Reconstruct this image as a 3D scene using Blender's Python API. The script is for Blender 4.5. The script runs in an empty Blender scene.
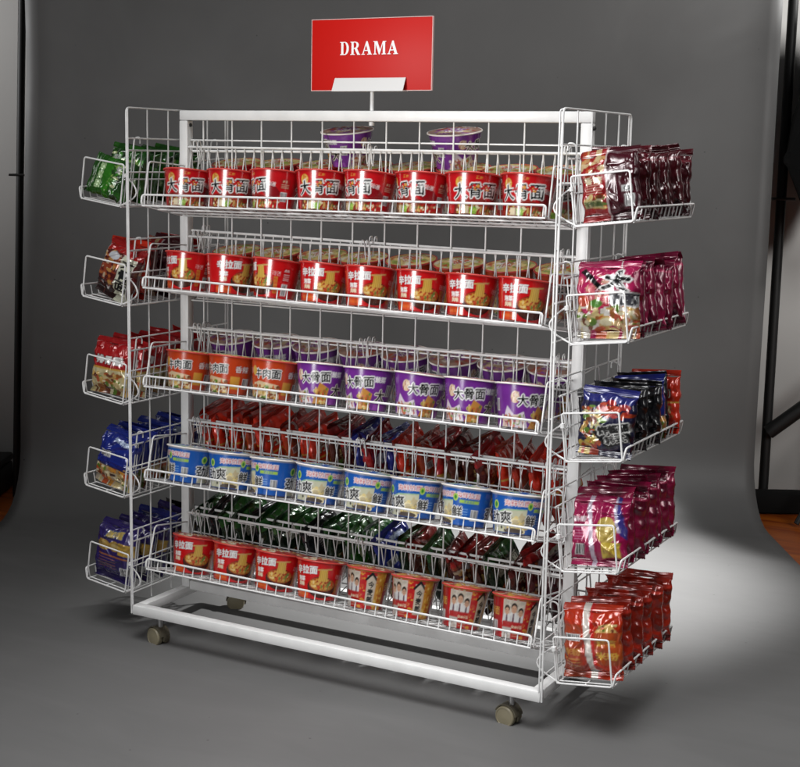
import bpy, bmesh, math, random
import numpy as np
from mathutils import Vector, Matrix, Euler

random.seed(7)
S = bpy.context.scene
COL = S.collection
R = math.radians
PI = math.pi

# ------------------------------------------------------------------ camera
CAM = Vector((2.058, -2.4745, 1.1432))
HEAD = 0.5037
cd = bpy.data.cameras.new('camera')
cam = bpy.data.objects.new('camera', cd)
COL.objects.link(cam)
cam.location = CAM
cam.rotation_euler = (1.4104, -0.0195, HEAD)
cd.sensor_width = 36.0
cd.lens = 36.0 * 1407.7 / 800.0
cd.clip_start = 0.05
cd.clip_end = 100
S.camera = cam
S.render.resolution_x, S.render.resolution_y = 1024, 982
FW = Vector((-math.sin(HEAD), math.cos(HEAD), 0))     # away from the camera along the floor
RT = Vector((math.cos(HEAD), math.sin(HEAD), 0))

def room(d, l, z=0.0):
    """point d metres ahead of the camera's foot and l metres to its right"""
    return Vector((CAM.x, CAM.y, 0)) + FW * d + RT * l + Vector((0, 0, z))

# ------------------------------------------------------------------ light
W = bpy.data.worlds.new('World'); S.world = W; W.use_nodes = True
W.node_tree.nodes['Background'].inputs[0].default_value = (0.9, 0.95, 1.0, 1)
W.node_tree.nodes['Background'].inputs[1].default_value = 0.022
S.view_settings.view_transform = 'Standard'
S.view_settings.look = 'None'
S.view_settings.exposure = 0.0
S.view_settings.gamma = 1.0

def aim(o, target):
    o.rotation_euler = (Vector(target) - o.location).to_track_quat('-Z', 'Y').to_euler()

def area(name, loc, target, sx, sy, power, color=(1, 1, 1), spread=180):
    d = bpy.data.lights.new(name, 'AREA')
    d.shape = 'RECTANGLE'; d.size = sx; d.size_y = sy; d.energy = power; d.color = color
    d.spread = R(spread)
    o = bpy.data.objects.new(name, d); COL.objects.link(o)
    o.location = loc; aim(o, target)
    return o

def spot(name, loc, target, power, size, blend, radius, color=(1, 1, 1)):
    d = bpy.data.lights.new(name, 'SPOT')
    d.energy = power; d.spot_size = R(size); d.spot_blend = blend; d.shadow_soft_size = radius; d.color = color
    o = bpy.data.objects.new(name, d); COL.objects.link(o)
    o.location = loc; aim(o, target)
    return o

area('overhead_softbox', (1.15, -1.25, 2.9), (1.0, -0.5, 0.0), 1.7, 1.7, 23, (1, 1, 1), 65)
area('front_softbox', (0.16, -2.35, 1.22), (0.72, 0.1, 1.12), 0.66, 1.30, 9.2, (1, 0.995, 0.99), 70)
area('side_softbox', room(2.4, 2.0, 1.5), room(4.4, 0.75, 0.8), 0.4, 1.2, 9, (1, 0.99, 0.97), 110)
spot('hair_light', room(4.40, 1.50, 2.45), room(3.78, 0.32, 0.0), 1500, 37, 1.0, 0.07, (1, 1, 0.99))
area('added_wall_fill_right', room(3.9, 2.7, 1.7), room(4.74, 1.5, 1.75), 0.3, 0.7, 14, (1, 0.99, 0.97), 90)  # added out-of-view fill, brightens the bare wall right of the paper
area('added_wall_fill_left', room(3.9, -2.9, 1.7), room(4.74, -1.6, 1.75), 0.3, 0.7, 9, (1, 1, 1), 90)  # unseen lamp, added to lift the pale wall on the left

# ------------------------------------------------------------------ materials
def nodes(m):
    m.use_nodes = True
    return m.node_tree.nodes, m.node_tree.links, m.node_tree.nodes['Principled BSDF']

def mat(name, color, rough=0.5, metal=0.0, spec=0.5, bump=0.0, bscale=60, var=0.0, vscale=8, coat=0.0):
    m = bpy.data.materials.new(name)
    N, Lk, b = nodes(m)
    b.inputs['Base Color'].default_value = (*color, 1)
    b.inputs['Roughness'].default_value = rough
    b.inputs['Metallic'].default_value = metal
    b.inputs['Specular IOR Level'].default_value = spec
    b.inputs['Coat Weight'].default_value = coat
    tc = N.new('ShaderNodeTexCoord')
    if var:
        n = N.new('ShaderNodeTexNoise'); n.inputs['Scale'].default_value = vscale; n.inputs['Detail'].default_value = 6
        Lk.new(tc.outputs['Object'], n.inputs['Vector'])
        r = N.new('ShaderNodeMapRange')
        r.inputs['From Min'].default_value = 0.3; r.inputs['From Max'].default_value = 0.7
        r.inputs['To Min'].default_value = 1 - var; r.inputs['To Max'].default_value = 1 + var
        Lk.new(n.outputs['Fac'], r.inputs['Value'])
        mx = N.new('ShaderNodeVectorMath'); mx.operation = 'SCALE'
        mx.inputs[0].default_value = color
        Lk.new(r.outputs['Result'], mx.inputs['Scale'])
        Lk.new(mx.outputs['Vector'], b.inputs['Base Color'])
    if bump:
        n2 = N.new('ShaderNodeTexNoise'); n2.inputs['Scale'].default_value = bscale; n2.inputs['Detail'].default_value = 5
        Lk.new(tc.outputs['Object'], n2.inputs['Vector'])
        bp = N.new('ShaderNodeBump'); bp.inputs['Strength'].default_value = bump; bp.inputs['Distance'].default_value = 0.002
        Lk.new(n2.outputs['Fac'], bp.inputs['Height']); Lk.new(bp.outputs['Normal'], b.inputs['Normal'])
    return m

def print_mat(name, rough, metal=0.0, coat=0.0, spec=0.5, bump=0.0, bscale=120):
    m = mat(name, (1, 1, 1), rough, metal, spec, bump, bscale, coat=coat)
    N, Lk, b = nodes(m)
    a = N.new('ShaderNodeVertexColor'); a.layer_name = 'print'
    Lk.new(a.outputs['Color'], b.inputs['Base Color'])
    b.inputs['Coat Roughness'].default_value = 0.12
    return m

M_WHITE = mat('white_powder_coat', (0.70, 0.70, 0.695), 0.38, 0, 0.5, 0.08, 400, 0.06, 22)
M_WIRE = mat('white_coated_wire', (0.66, 0.66, 0.655), 0.32, 0, 0.5, 0, 60, 0.12, 30)
M_BLACK = mat('black_metal', (0.008, 0.008, 0.008), 0.55)
M_BLACKCLOTH = mat('black_cloth', (0.006, 0.006, 0.006), 0.9, 0, 0.2, 0.3, 300)
M_CASTER = mat('khaki_plastic', (0.20, 0.175, 0.115), 0.42, 0, 0.5, 0.05, 200)
M_CASTERD = mat('dark_khaki_plastic', (0.10, 0.088, 0.06), 0.5)
M_STEEL = mat('steel', (0.5, 0.5, 0.5), 0.3, 1.0)
M_RED = mat('red_acrylic', (0.50, 0.005, 0.002), 0.5, 0, 0.25)
M_EDGE = mat('clear_acrylic_edge', (0.75, 0.5, 0.48), 0.2)
M_LETTER = mat('white_vinyl', (0.85, 0.85, 0.85), 0.4)
M_HOLDER = mat('white_sign_plastic', (0.62, 0.62, 0.61), 0.35)
M_PAPER = mat('grey_backdrop_paper', (0.113, 0.112, 0.111), 0.55, 0, 0.4, 0.12, 9, 0.08, 2.2)
def worn(m):
    '''faint drag marks and tiny specks on the paper'''
    N, Lk, b = nodes(m)
    src = b.inputs['Base Color'].links[0].from_socket
    tc = N.new('ShaderNodeTexCoord'); mp = N.new('ShaderNodeMapping'); mp.inputs['Scale'].default_value = (0.9, 3.2, 2); mp.inputs['Rotation'].default_value = (0, 0, R(24))
    Lk.new(tc.outputs['Object'], mp.inputs['Vector'])
    n = N.new('ShaderNodeTexNoise'); n.inputs['Scale'].default_value = 2.3; n.inputs['Detail'].default_value = 7; n.inputs['Distortion'].default_value = 0.8
    Lk.new(mp.outputs['Vector'], n.inputs['Vector'])
    r = N.new('ShaderNodeMapRange'); r.inputs['From Min'].default_value = 0.45; r.inputs['From Max'].default_value = 0.8; r.inputs['To Min'].default_value = 1.0; r.inputs['To Max'].default_value = 1.11
    Lk.new(n.outputs['Fac'], r.inputs['Value'])
    v = N.new('ShaderNodeTexVoronoi'); v.inputs['Scale'].default_value = 13; Lk.new(tc.outputs['Object'], v.inputs['Vector'])
    r2 = N.new('ShaderNodeMapRange'); r2.inputs['From Min'].default_value = 0.02; r2.inputs['From Max'].default_value = 0.045; r2.inputs['To Min'].default_value = 0.45; r2.inputs['To Max'].default_value = 1.0
    Lk.new(v.outputs['Distance'], r2.inputs['Value'])
    mu = N.new('ShaderNodeMath'); mu.operation = 'MULTIPLY'; Lk.new(r.outputs['Result'], mu.inputs[0]); Lk.new(r2.outputs['Result'], mu.inputs[1])
    sc = N.new('ShaderNodeVectorMath'); sc.operation = 'SCALE'; Lk.new(src, sc.inputs[0]); Lk.new(mu.outputs[0], sc.inputs['Scale'])
    Lk.new(sc.outputs['Vector'], b.inputs['Base Color'])
    rr = N.new('ShaderNodeMapRange'); rr.inputs['To Min'].default_value = 0.62; rr.inputs['To Max'].default_value = 0.40
    Lk.new(n.outputs['Fac'], rr.inputs['Value']); Lk.new(rr.outputs['Result'], b.inputs['Roughness'])
worn(M_PAPER)
M_WALL = mat('pale_plaster', (0.50, 0.49, 0.475), 0.8, 0, 0.3, 0.1, 60, 0.04, 2)
M_CUP = print_mat('printed_cup_board', 0.22, coat=0.7, spec=0.65)
M_FOIL = print_mat('printed_foil_film', 0.26, 0.12, coat=0.4, spec=0.8, bump=0.25, bscale=70)
M_LID = print_mat('printed_lid_foil', 0.3, 0.2, bump=0.25, bscale=140)
M_RIM = mat('white_cup_rim', (0.75, 0.70, 0.66), 0.35)
M_RIMRED = mat('red_cup_rim', (0.5, 0.05, 0.04), 0.35)

def wood_floor():
    m = bpy.data.materials.new('orange_wood_floor')
    N, Lk, b = nodes(m)
    tc = N.new('ShaderNodeTexCoord')
    mp = N.new('ShaderNodeMapping'); mp.inputs['Scale'].default_value = (1.2, 14, 1); mp.inputs['Rotation'].default_value = (0, 0, R(20))
    Lk.new(tc.outputs['Object'], mp.inputs['Vector'])
    n = N.new('ShaderNodeTexNoise'); n.inputs['Scale'].default_value = 3; n.inputs['Detail'].default_value = 8
    Lk.new(mp.outputs['Vector'], n.inputs['Vector'])
    cr = N.new('ShaderNodeValToRGB')
    cr.color_ramp.elements[0].position = 0.3; cr.color_ramp.elements[0].color = (0.20, 0.026, 0.003, 1)
    cr.color_ramp.elements[1].position = 0.75; cr.color_ramp.elements[1].color = (0.50, 0.13, 0.008, 1)
    Lk.new(n.outputs['Fac'], cr.inputs['Fac']); Lk.new(cr.outputs['Color'], b.inputs['Base Color'])
    b.inputs['Roughness'].default_value = 0.35
    return m
M_WOOD = wood_floor()

# ------------------------------------------------------------------ mesh helpers
def link(name, me, m=None, parent=None):
    o = bpy.data.objects.new(name, me); COL.objects.link(o)
    if m is not None and me is not None: me.materials.append(m)
    if parent is not None: o.parent = parent
    return o

def tag(o, label, cat, group=None):
    o['label'] = label; o['category'] = cat
    if group: o['group'] = group
    return o

def thing(name, label, cat, loc=(0, 0, 0), rot=(0, 0, 0), group=None):
    o = bpy.data.objects.new(name, None); COL.objects.link(o)
    o.empty_display_size = 0.05
    o.location = loc; o.rotation_euler = rot
    return tag(o, label, cat, group)

def copy_tree(o, parent=None):
    c = o.copy(); COL.objects.link(c)
    if parent is not None:
        c.parent = parent
    for ch in list(o.children):
        copy_tree(ch, c)
    return c

class MB:
    """collects shapes and links them as one mesh object"""
    def __init__(s):
        s.v = []; s.f = []
    def add(s, vs, fs):
        b = len(s.v); s.v += [tuple(v) for v in vs]; s.f += [tuple(i + b for i in f) for f in fs]
    def box(s, a, b, bev=0.0):
        x0, y0, z0 = a; x1, y1, z1 = b
        if bev <= 0:
            s.add([(x0,y0,z0),(x1,y0,z0),(x1,y1,z0),(x0,y1,z0),(x0,y0,z1),(x1,y0,z1),(x1,y1,z1),(x0,y1,z1)],
                  [(0,3,2,1),(4,5,6,7),(0,1,5,4),(1,2,6,5),(2,3,7,6),(3,0,4,7)])
            return
        bm = bmesh.new(); bmesh.ops.create_cube(bm, size=1)
        for v in bm.verts:
            v.co = Vector(((x0+x1)/2 + v.co.x*(x1-x0), (y0+y1)/2 + v.co.y*(y1-y0), (z0+z1)/2 + v.co.z*(z1-z0)))
        bmesh.ops.bevel(bm, geom=list(bm.edges), offset=bev, segments=2, affect='EDGES', profile=0.5)
        bm.verts.index_update()
        s.add([v.co for v in bm.verts], [[v.index for v in f.verts] for f in bm.faces]); bm.free()
    def tube(s, pts, r, n=6, closed=False, caps=True):
        P = [Vector(p) for p in pts]; m = len(P)
        if r < 0.0036: r *= 0.84
        prev = None; rings = []
        for i in range(m):
            if closed:
                d1 = (P[i] - P[i-1]).normalized(); d2 = (P[(i+1) % m] - P[i]).normalized()
            else:
                d1 = (P[i] - P[i-1]).normalized() if i else (P[1] - P[0]).normalized()
                d2 = (P[i+1] - P[i]).normalized() if i < m-1 else d1
            t = (d1 + d2)
            t = t.normalized() if t.length > 1e-6 else d1
            k = max(0.35, math.sqrt(max(0, (1 + d1.dot(d2)) / 2)))
            if prev is None:
                a = Vector((0, 0, 1)) if abs(t.z) < 0.9 else Vector((1, 0, 0))
                u = (a - t * a.dot(t)).normalized()
            else:
                u = prev - t * prev.dot(t)
                u = u.normalized()
            prev = u; w = t.cross(u)
            bis = (d2 - d1); bis = bis.normalized() if bis.length > 1e-5 else None
            ring = []
            for j in range(n):
                an = 2*PI*j/n
                o = (u*math.cos(an) + w*math.sin(an)) * r
                if bis is not None: o += bis * o.dot(bis) * (1/k - 1)
                ring.append(P[i] + o)
            rings.append(ring)
        vs = [v for rg in rings for v in rg]; fs = []
        for i in range(m if closed else m-1):
            a = i*n; b = ((i+1) % m)*n
            for j in range(n):
                fs.append((a+j, a+(j+1) % n, b+(j+1) % n, b+j))
        if not closed and caps:
            fs.append(tuple(reversed(range(n)))); fs.append(tuple((m-1)*n+j for j in range(n)))
        s.add(vs, fs)
    def lathe(s, prof, n=32, M=None):
        vs = []; fs = []; m = len(prof)
        for r, z in prof:
            for j in range(n):
                a = 2*PI*j/n; vs.append(Vector((r*math.cos(a), r*math.sin(a), z)))
        if M is not None: vs = [M @ v for v in vs]
        for i in range(m-1):
            for j in range(n):
                fs.append((i*n+j, i*n+(j+1) % n, (i+1)*n+(j+1) % n, (i+1)*n+j))
        fs.append(tuple(reversed(range(n)))); fs.append(tuple((m-1)*n+j for j in range(n)))
        s.add(vs, fs)
    def mesh(s, name, smooth=True, angle=40):
        me = bpy.data.meshes.new(name); me.from_pydata(s.v, [], s.f); me.validate(); me.update()
        if smooth:
            me.shade_smooth(); me.set_sharp_from_angle(angle=R(angle))
        return me
    def build(s, name, m=None, parent=None, smooth=True, angle=40):
        return link(name, s.mesh(name, smooth, angle), m, parent)

def rounded(pts, rad, seg=4):
    """polyline with its inner corners rounded"""
    P = [Vector(p) for p in pts]; out = [P[0]]
    for i in range(1, len(P)-1):
        a = (P[i-1]-P[i]); b = (P[i+1]-P[i])
        r = min(rad, a.length*0.45, b.length*0.45)
        p0 = P[i] + a.normalized()*r; p1 = P[i] + b.normalized()*r
        for k in range(seg+1):
            t = k/seg
            out.append(p0*(1-t)**2 + P[i]*2*t*(1-t) + p1*t*t)
    out.append(P[-1]); return out

# ------------------------------------------------------------------ the studio
def grid_sheet(name, m, fn, nu, nv, kind='structure', thick=0.0):
    vs = [fn(i/nu, j/nv) for j in range(nv+1) for i in range(nu+1)]
    fs = [(j*(nu+1)+i, j*(nu+1)+i+1, (j+1)*(nu+1)+i+1, (j+1)*(nu+1)+i) for j in range(nv) for i in range(nu)]
    me = bpy.data.meshes.new(name); me.from_pydata([tuple(v) for v in vs], [], fs); me.update(); me.shade_smooth()
    o = link(name, me, m); o['kind'] = kind
    if thick:
        md = o.modifiers.new('thickness', 'SOLIDIFY'); md.thickness = thick; md.offset = -1
    return o

grid_sheet('floor', M_WOOD, lambda u, v: room(-3 + 9*v, -5 + 10*u, 0), 2, 2)
WALL_D = 4.74
def wall_fn(u, v): return room(WALL_D, -5 + 10*u, 3.2*v)
grid_sheet('wall', M_WALL, wall_fn, 2, 2)
PAPER_W = 1.2; PAPER_D = 4.47; RAD = 0.21
flat = PAPER_D - RAD - (-0.6); arc = RAD*PI/2; up = 2.75 - RAD
rp = random.Random(3)
waves = [(rp.uniform(2, 6), rp.uniform(2, 6), rp.uniform(0, 6.28), rp.uniform(0.0006, 0.0018)) for _ in range(10)]
def paper_fn(u, v):
    s = v*(flat+arc+up)
    hgt = max(0.0, s-flat-arc)
    lL = -1.21 + 0.048*min(1.0, max(0.0, hgt-0.05)/1.1); lR = 1.168
    l = lL + (lR-lL)*u
    wv = sum(a*math.sin(l*fx + s*fy + ph) for fx, fy, ph, a in waves)
    curl = max(0, abs(u*2-1)-0.93)/0.07
    if s < flat:
        return room(-0.6+s, l, 0.006 + max(0, wv*0.5 + 0.002) + 0.0*curl)
    s -= flat
    if s < arc:
        a = s/RAD
        r = RAD + wv*0.5
        return room(PAPER_D-RAD + r*math.sin(a), l, 0.006 + RAD - r*math.cos(a) + 0.002)
    s -= arc
    return room(PAPER_D + wv*0.8 - 0.012*curl**2*min(1, s*1.5), l, 0.008 + RAD + s)
grid_sheet('backdrop', M_PAPER, paper_fn, 60, 150, thick=0.0015)

# ------------------------------------------------------------------ the display rack
L, D, H, ZB = 1.039, 0.375, 1.237, 0.074
T = 0.023
YC = D/2
rack = thing('display_rack', 'tall white wire grid display rack on four casters, filled with noodle cups and packets', 'display rack', (L/2, YC, 0))
def rp_(o):   # parts are modelled in world units and parented to the rack's base
    o.location = (-L/2, -YC, 0); return o
b = MB(); bv = 0.0025
b.box((0.004, 0, ZB), (L-0.004, T, ZB+T), bv)
b.box((0.004, D-T, ZB), (L-0.004, D, ZB+T), bv)
for x in (0.004, L-0.004-T):
    b.box((x, T+0.0005, ZB+0.0005), (x+T, D-T-0.0005, ZB+T-0.0005), 0.002)
rp_(b.build('base_frame', M_WHITE, rack))
b = MB(); b.box((0.0125+T, YC-T/2+0.001, ZB+T-0.004), (L-0.0125-T, YC+T/2-0.001, ZB+T+0.018), bv)
rp_(b.build('cross_bar', M_WHITE, rack))
for x in (0.0125, L-0.0125-T):
    b = MB(); b.box((x, YC-T/2, ZB+T+0.001), (x+T, YC+T/2, H-T), bv)
    rp_(b.build('upright', M_WHITE, rack))
    b = MB()
    xo = x if x < 0.5 else x+T
    sgn = -1 if x < 0.5 else 1
    Mx = Matrix.Translation((xo + (0.0 if sgn > 0 else 0), YC, H-0.033)) @ Euler((0, R(90)*sgn, 0)).to_matrix().to_4x4()
    b.lathe([(0.0045, 0.0), (0.0045, 0.003), (0.003, 0.005)], 12, Mx)
    rp_(b.build('bolt', M_BLACK, rack))
    xi = x+T if x < 0.5 else x
    Mx = Matrix.Translation((xi, YC, H-0.033)) @ Euler((0, -R(90)*sgn, 0)).to_matrix().to_4x4()
    b = MB(); b.lathe([(0.004, 0.0), (0.004, 0.003), (0.002, 0.005)], 12, Mx)
    rp_(b.build('bolt', M_BLACK, rack))
b = MB(); b.box((0.0125, YC-T/2+0.0005, H-T+0.0005), (L-0.0125, YC+T/2-0.0005, H), bv)
rp_(b.build('top_bar', M_WHITE, rack))
# centre grid
b = MB(); wr = 0.0021
x0, x1 = 0.0125+T, L-0.0125-T
hz = [0.127 + 0.0745*k for k in range(15)]
for k in range(13):
    x = 0.0735 + 0.0805*k
    if x0+0.01 < x < x1-0.01: b.tube([(x, YC, ZB+T+0.02), (x, YC, H-T+0.004)], wr)
for z in hz: b.tube([(x0-0.004, YC+2*wr-0.0006, z), (x1+0.004, YC+2*wr-0.0006, z)], wr)
rp_(b.build('grid_panel', M_WIRE, rack))
# end panels
for side, X in ((-1, 0.0), (1, L)):
    b = MB(); pr = 0.0026
    xo = X - side*0.001
    loop = rounded([(xo, 0.002, ZB+0.002), (xo, 0.002, H), (xo, D-0.002, H), (xo, D-0.002, ZB+0.002)], 0.012)
    b.tube(loop, pr)
    xi = X - side*0.0065
    b.tube(rounded([(xi, 0.0, ZB+T+0.001), (xi, 0.0, H-0.004), (xo, 0.008, H-0.001)], 0.004), 0.0022)
    b.tube(rounded([(xi, D, ZB+T+0.001), (xi, D, H-0.004), (xo, D-0.008, H-0.001)], 0.004), 0.0022)
    for k in range(1, 5):
        b.tube([(xo, D*k/5, ZB+T+0.001), (xo, D*k/5, H)], 0.0021)
    for z in hz:
        b.tube([(xo - side*0.0036, 0.0, z), (xo - side*0.0036, D, z)], 0.0021)
    rp_(b.build('end_panel', M_WIRE, rack))
# casters
def caster(x, y, ang):
    c = link('caster', None, None, rack); c.location = (x-L/2, y-YC, 0); c.rotation_euler = (0, 0, ang)
    b = MB(); b.lathe([(0.006, 0.046), (0.006, ZB)], 12); b.lathe([(0.013, ZB-0.006), (0.013, ZB-0.0005)], 16)
    b.build('stem', M_STEEL, c)
    Rx = Euler((R(90), 0, 0)).to_matrix().to_4x4()
    for s in (-1, 1):
        b = MB()
        Mx = Matrix.Translation((-0.006, s*0.0115, 0.0225)) @ (Rx if s < 0 else Euler((-R(90), 0, 0)).to_matrix().to_4x4())
        b.lathe([(0.020, -0.007), (0.022, -0.005), (0.022, 0.004), (0.0205, 0.0062), (0.0185, 0.0068), (0.0175, 0.0058), (0.004, 0.0075)], 36, Mx)
        b.build('wheel', M_CASTER, c, angle=30)
    b = MB()   # hood over the two wheels
    n = 20; prof = []
    for i in range(n+1):
        a = R(-20) + R(200)*i/n
        prof.append((math.cos(a), math.sin(a)))
    vs = []; fs = []
    for yy in (-0.0035, 0.0035):
        for rr in (0.010, 0.0255):
            for ca, sa in prof: vs.append((-0.006+rr*ca, yy, 0.0225+rr*sa))
    k = n+1
    for i in range(n):
        fs += [(i, k+i, k+i+1, i+1), (2*k+i, 2*k+i+1, 3*k+i+1, 3*k+i), (k+i, 3*k+i, 3*k+i+1, k+i+1), (i, i+1, 2*k+i+1, 2*k+i)]
    fs += [(0, 2*k, 3*k, k), (n, k+n, 3*k+n, 2*k+n)]
    b.add(vs, fs)
    for s in (-1, 1):
        vs = []; fs = []
        for yy in (s*0.0038, s*0.014):
            for rr in (0.0235, 0.0258):
                for i in range(n+1):
                    a = R(10) + R(150)*i/n; vs.append((-0.006+rr*math.cos(a), yy, 0.0225+rr*math.sin(a)))
        for i in range(n):
            fs += [(i, k+i, k+i+1, i+1), (2*k+i, 2*k+i+1, 3*k+i+1, 3*k+i), (k+i, 3*k+i, 3*k+i+1, k+i+1), (i, i+1, 2*k+i+1, 2*k+i)]
        fs += [(0, 2*k, 3*k, k), (n, k+n, 3*k+n, 2*k+n)]
        b.add(vs, fs)
    b.build('hood', M_CASTERD, c, angle=30)
caster(0.062, 0.03, R(-14)); caster(L-0.078, 0.03, R(-8)); caster(0.062, D-0.03, R(30)); caster(L-0.068, D-0.03, R(-40))

# ------------------------------------------------------------------ wire baskets
ORD = ['first', 'second', 'third', 'fourth', 'fifth', 'sixth', 'seventh', 'eighth', 'ninth', 'tenth',
       'eleventh', 'twelfth', 'thirteenth', 'fourteenth', 'fifteenth', 'sixteenth', 'seventeenth', 'eighteenth', 'nineteenth', 'twentieth', 'twenty-first', 'twenty-second', 'twenty-third', 'twenty-fourth', 'twenty-fifth', 'twenty-sixth']
TIER = ['top', 'second', 'third', 'fourth', 'bottom']
LIP = [1.0555, 0.8498, 0.638, 0.4212, 0.2011]
LTOFF = [-0.0092, 0.0134, 0.0, -0.0007, 0.0065]
ROLL = [q/0.967 for q in LTOFF]     # how crooked each long basket hangs
TILTS = [R(10), R(10), R(11), R(12.5), R(14)]
BW, BD, BH, LH = 0.972, 0.150, 0.148, 0.021

def long_basket_proto():
    t = thing('wire_basket', '', 'wire basket')
    r = 0.0016
    n = 39; xs = [-BW/2 + 0.006 + (BW-0.012)*i/(n-1) for i in range(n)]
    b = MB()
    for x in xs: b.tube([(x, -BD+0.0022, 0.0), (x, -0.003, 0.0)], r)
    for y in (-BD, -BD*0.62, -BD*0.3, 0): b.tube([(-BW/2, y, -0.0032), (BW/2, y, -0.0032)], 0.0022)
    b.build('floor_grid', M_WIRE, t)
    b = MB()
    jw = random.Random(17)
    for x in xs:
        q = jw.uniform(-.0016, .0016)
        b.tube([(x, 0.0, -0.001), (x+q*.6, jw.uniform(-.001, .001), BH*.35), (x+q, 0.0, BH*.7), (x+jw.uniform(-.0008, .0008), 0.0, BH-0.002)], r)
    b.tube([(-BW/2, 0.0035, BH), (BW/2, 0.0035, BH)], 0.0034, 8)
    b.tube([(-BW/2, 0.0035, BH*0.60), (BW/2, 0.0035, BH*0.60)], 0.0019)
    b.build('back_grid', M_WIRE, t)
    b = MB()
    for x in xs: b.tube([(x, -BD, -0.001), (x, -BD, LH-0.002)], r)
    q = rounded([(-BW/2, -BD+0.012, -0.001), (-BW/2, -BD-0.003, 0.0), (-BW/2, -BD-0.003, LH), (BW/2, -BD-0.003, LH), (BW/2, -BD-0.003, 0.0), (BW/2, -BD+0.012, -0.001)], 0.008)
    b.tube(q, 0.0028, 8)
    b.build('lip_rail', M_WIRE, t)
    for s in (-1, 1):
        b = MB(); x = s*(BW/2+0.002)
        b.tube(rounded([(x, -BD+0.008, -0.002), (x, -BD+0.012, 0.098), (x, -0.002, 0.112)], 0.010), 0.0022)
        b.tube([(x, -0.002, -0.003), (x, -0.002, BH)], 0.0022)
        b.tube([(x, -BD+0.010, -0.003), (x, -0.002, -0.003)], 0.0022)
        b.build('side_guard', M_WIRE, t)
    for x in (-BW/2+0.035, 0.0, BW/2-0.035):
        b = MB()
        for dx in (-0.006, 0.006):
            b.tube(rounded([(x+dx, 0.006, BH-0.03), (x+dx, 0.006, BH+0.013), (x+dx, 0.016, BH+0.016), (x+dx, 0.018, BH+0.004)], 0.006), 0.0017)
        b.build('hook', M_WIRE, t)
    return t

LB = long_basket_proto()
long_baskets = {}
first = True
for side in ('front', 'back'):
    for k in range(5):
        t = LB if first else copy_tree(LB)
        first = False
        TILT = TILTS[k]
        zb = LIP[k] - LH*math.cos(TILT) - BD*math.sin(TILT)
        if side == 'front':
            t.location = (L/2-0.0015, 0.164, zb + LTOFF[k]/2)
            t.rotation_euler = (Matrix.Rotation(ROLL[k], 4, 'Y') @ Matrix.Rotation(-TILT, 4, 'X')).to_euler()
        else:
            t.location = (L/2-0.0015, D-0.164, zb)
            t.rotation_euler = (Matrix.Rotation(PI, 4, 'Z') @ Matrix.Rotation(-TILT, 4, 'X')).to_euler()
        what = {'front': ['red noodle cups', 'red bowl-picture cups', 'purple noodle cups', 'blue noodle cups', 'red and gold cups'],
                'back': ['red yellow-lidded cups', 'orange cups', 'purple cups', 'red packets', 'dark green packets']}[side][k]
        tag(t, f'long wire basket on the {side} of the rack, {TIER[k]} tier, holding {what}', 'wire basket', 'long wire baskets hung on the centre grid')
        long_baskets[(side, k)] = t

ZS = [1.02, 0.796, 0.568, 0.348, 0.119]
STILT = R(7)
SD, SW = 0.345, 0.116
def side_basket_proto():
    """local x points outwards from the end panel, y along the panel, z up"""
    t = thing('wire_basket', '', 'wire basket')
    r = 0.0016; n = 15
    ys = [0.008 + (SD-0.016)*i/(n-1) for i in range(n)]
    b = MB()
    for y in ys: b.tube([(0.002, y, 0), (SW-0.002, y, 0)], r)
    for x in (0.0, SW*0.5, SW): b.tube([(x, 0, -0.003), (x, SD, -0.003)], 0.0021)
    b.build('floor_grid', M_WIRE, t)
    b = MB()
    jw = random.Random(19)
    for y in ys: b.tube([(0, y, -0.001), (jw.uniform(-.001, .001), y+jw.uniform(-.0018, .0018), 0.065), (0, y+jw.uniform(-.001, .001), 0.124)], r)
    b.tube([(-0.003, 0, 0.125), (-0.003, SD, 0.125)], 0.0026)
    b.tube([(-0.003, 0, 0.06), (-0.003, SD, 0.06)], 0.0019)
    b.build('back_grid', M_WIRE, t)
    b = MB()
    for y in ys: b.tube([(SW, y, -0.001), (SW+0.007, y, 0.020)], r)
    b.tube(rounded([(SW-0.004, 0.0, -0.002), (SW+0.0015, -0.001, 0.0), (SW+0.009, 0.0, 0.023), (SW+0.009, SD, 0.023), (SW+0.0015, SD+0.001, 0.0), (SW-0.004, SD, -0.002)], 0.006), 0.0025)
    b.build('lip_rail', M_WIRE, t)
    for y in (-0.002, SD+0.002):
        b = MB()
        b.tube(rounded([(0.0, y, 0.05), (0.0, y, 0.092), (SW, y, 0.092), (SW, y, -0.002), (0.0, y, -0.002), (0.0, y, 0.05)], 0.006), 0.0023)
        b.build('side_guard', M_WIRE, t)
    for y in (0.0, SD):
        b = MB()
        pts = [(-0.002 - 0.038*math.sin(PI*i/10), y, 0.07 - 0.068*i/10) for i in range(11)]
        b.tube(pts, 0.0022)
        b.lathe([(0.001, -0.005), (0.005, -0.004), (0.005, 0.004), (0.001, 0.005)], 10, Matrix.Translation((0.0, y-0.003, 0.068)))
        b.build('brace', M_WIRE, t)
    for y in (0.028, SD-0.028):
        b = MB()
        b.tube(rounded([(0.003, y, 0.06), (0.003, y, 0.152), (-0.012, y, 0.157), (-0.014, y, 0.142)], 0.007), 0.0021)
        b.build('hook', M_WIRE, t)
    return t
SB = side_basket_proto()
RCON = ['maroon noodle packets', 'pink noodle packets', 'black and blue noodle packets', 'magenta noodle packets', 'orange red noodle packets']
LCON = ['green noodle packets', 'dark red packets with a cream strip', 'red and cream packets', 'blue noodle packets', 'navy and gold packets']
side_baskets = {}
first = True
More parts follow.
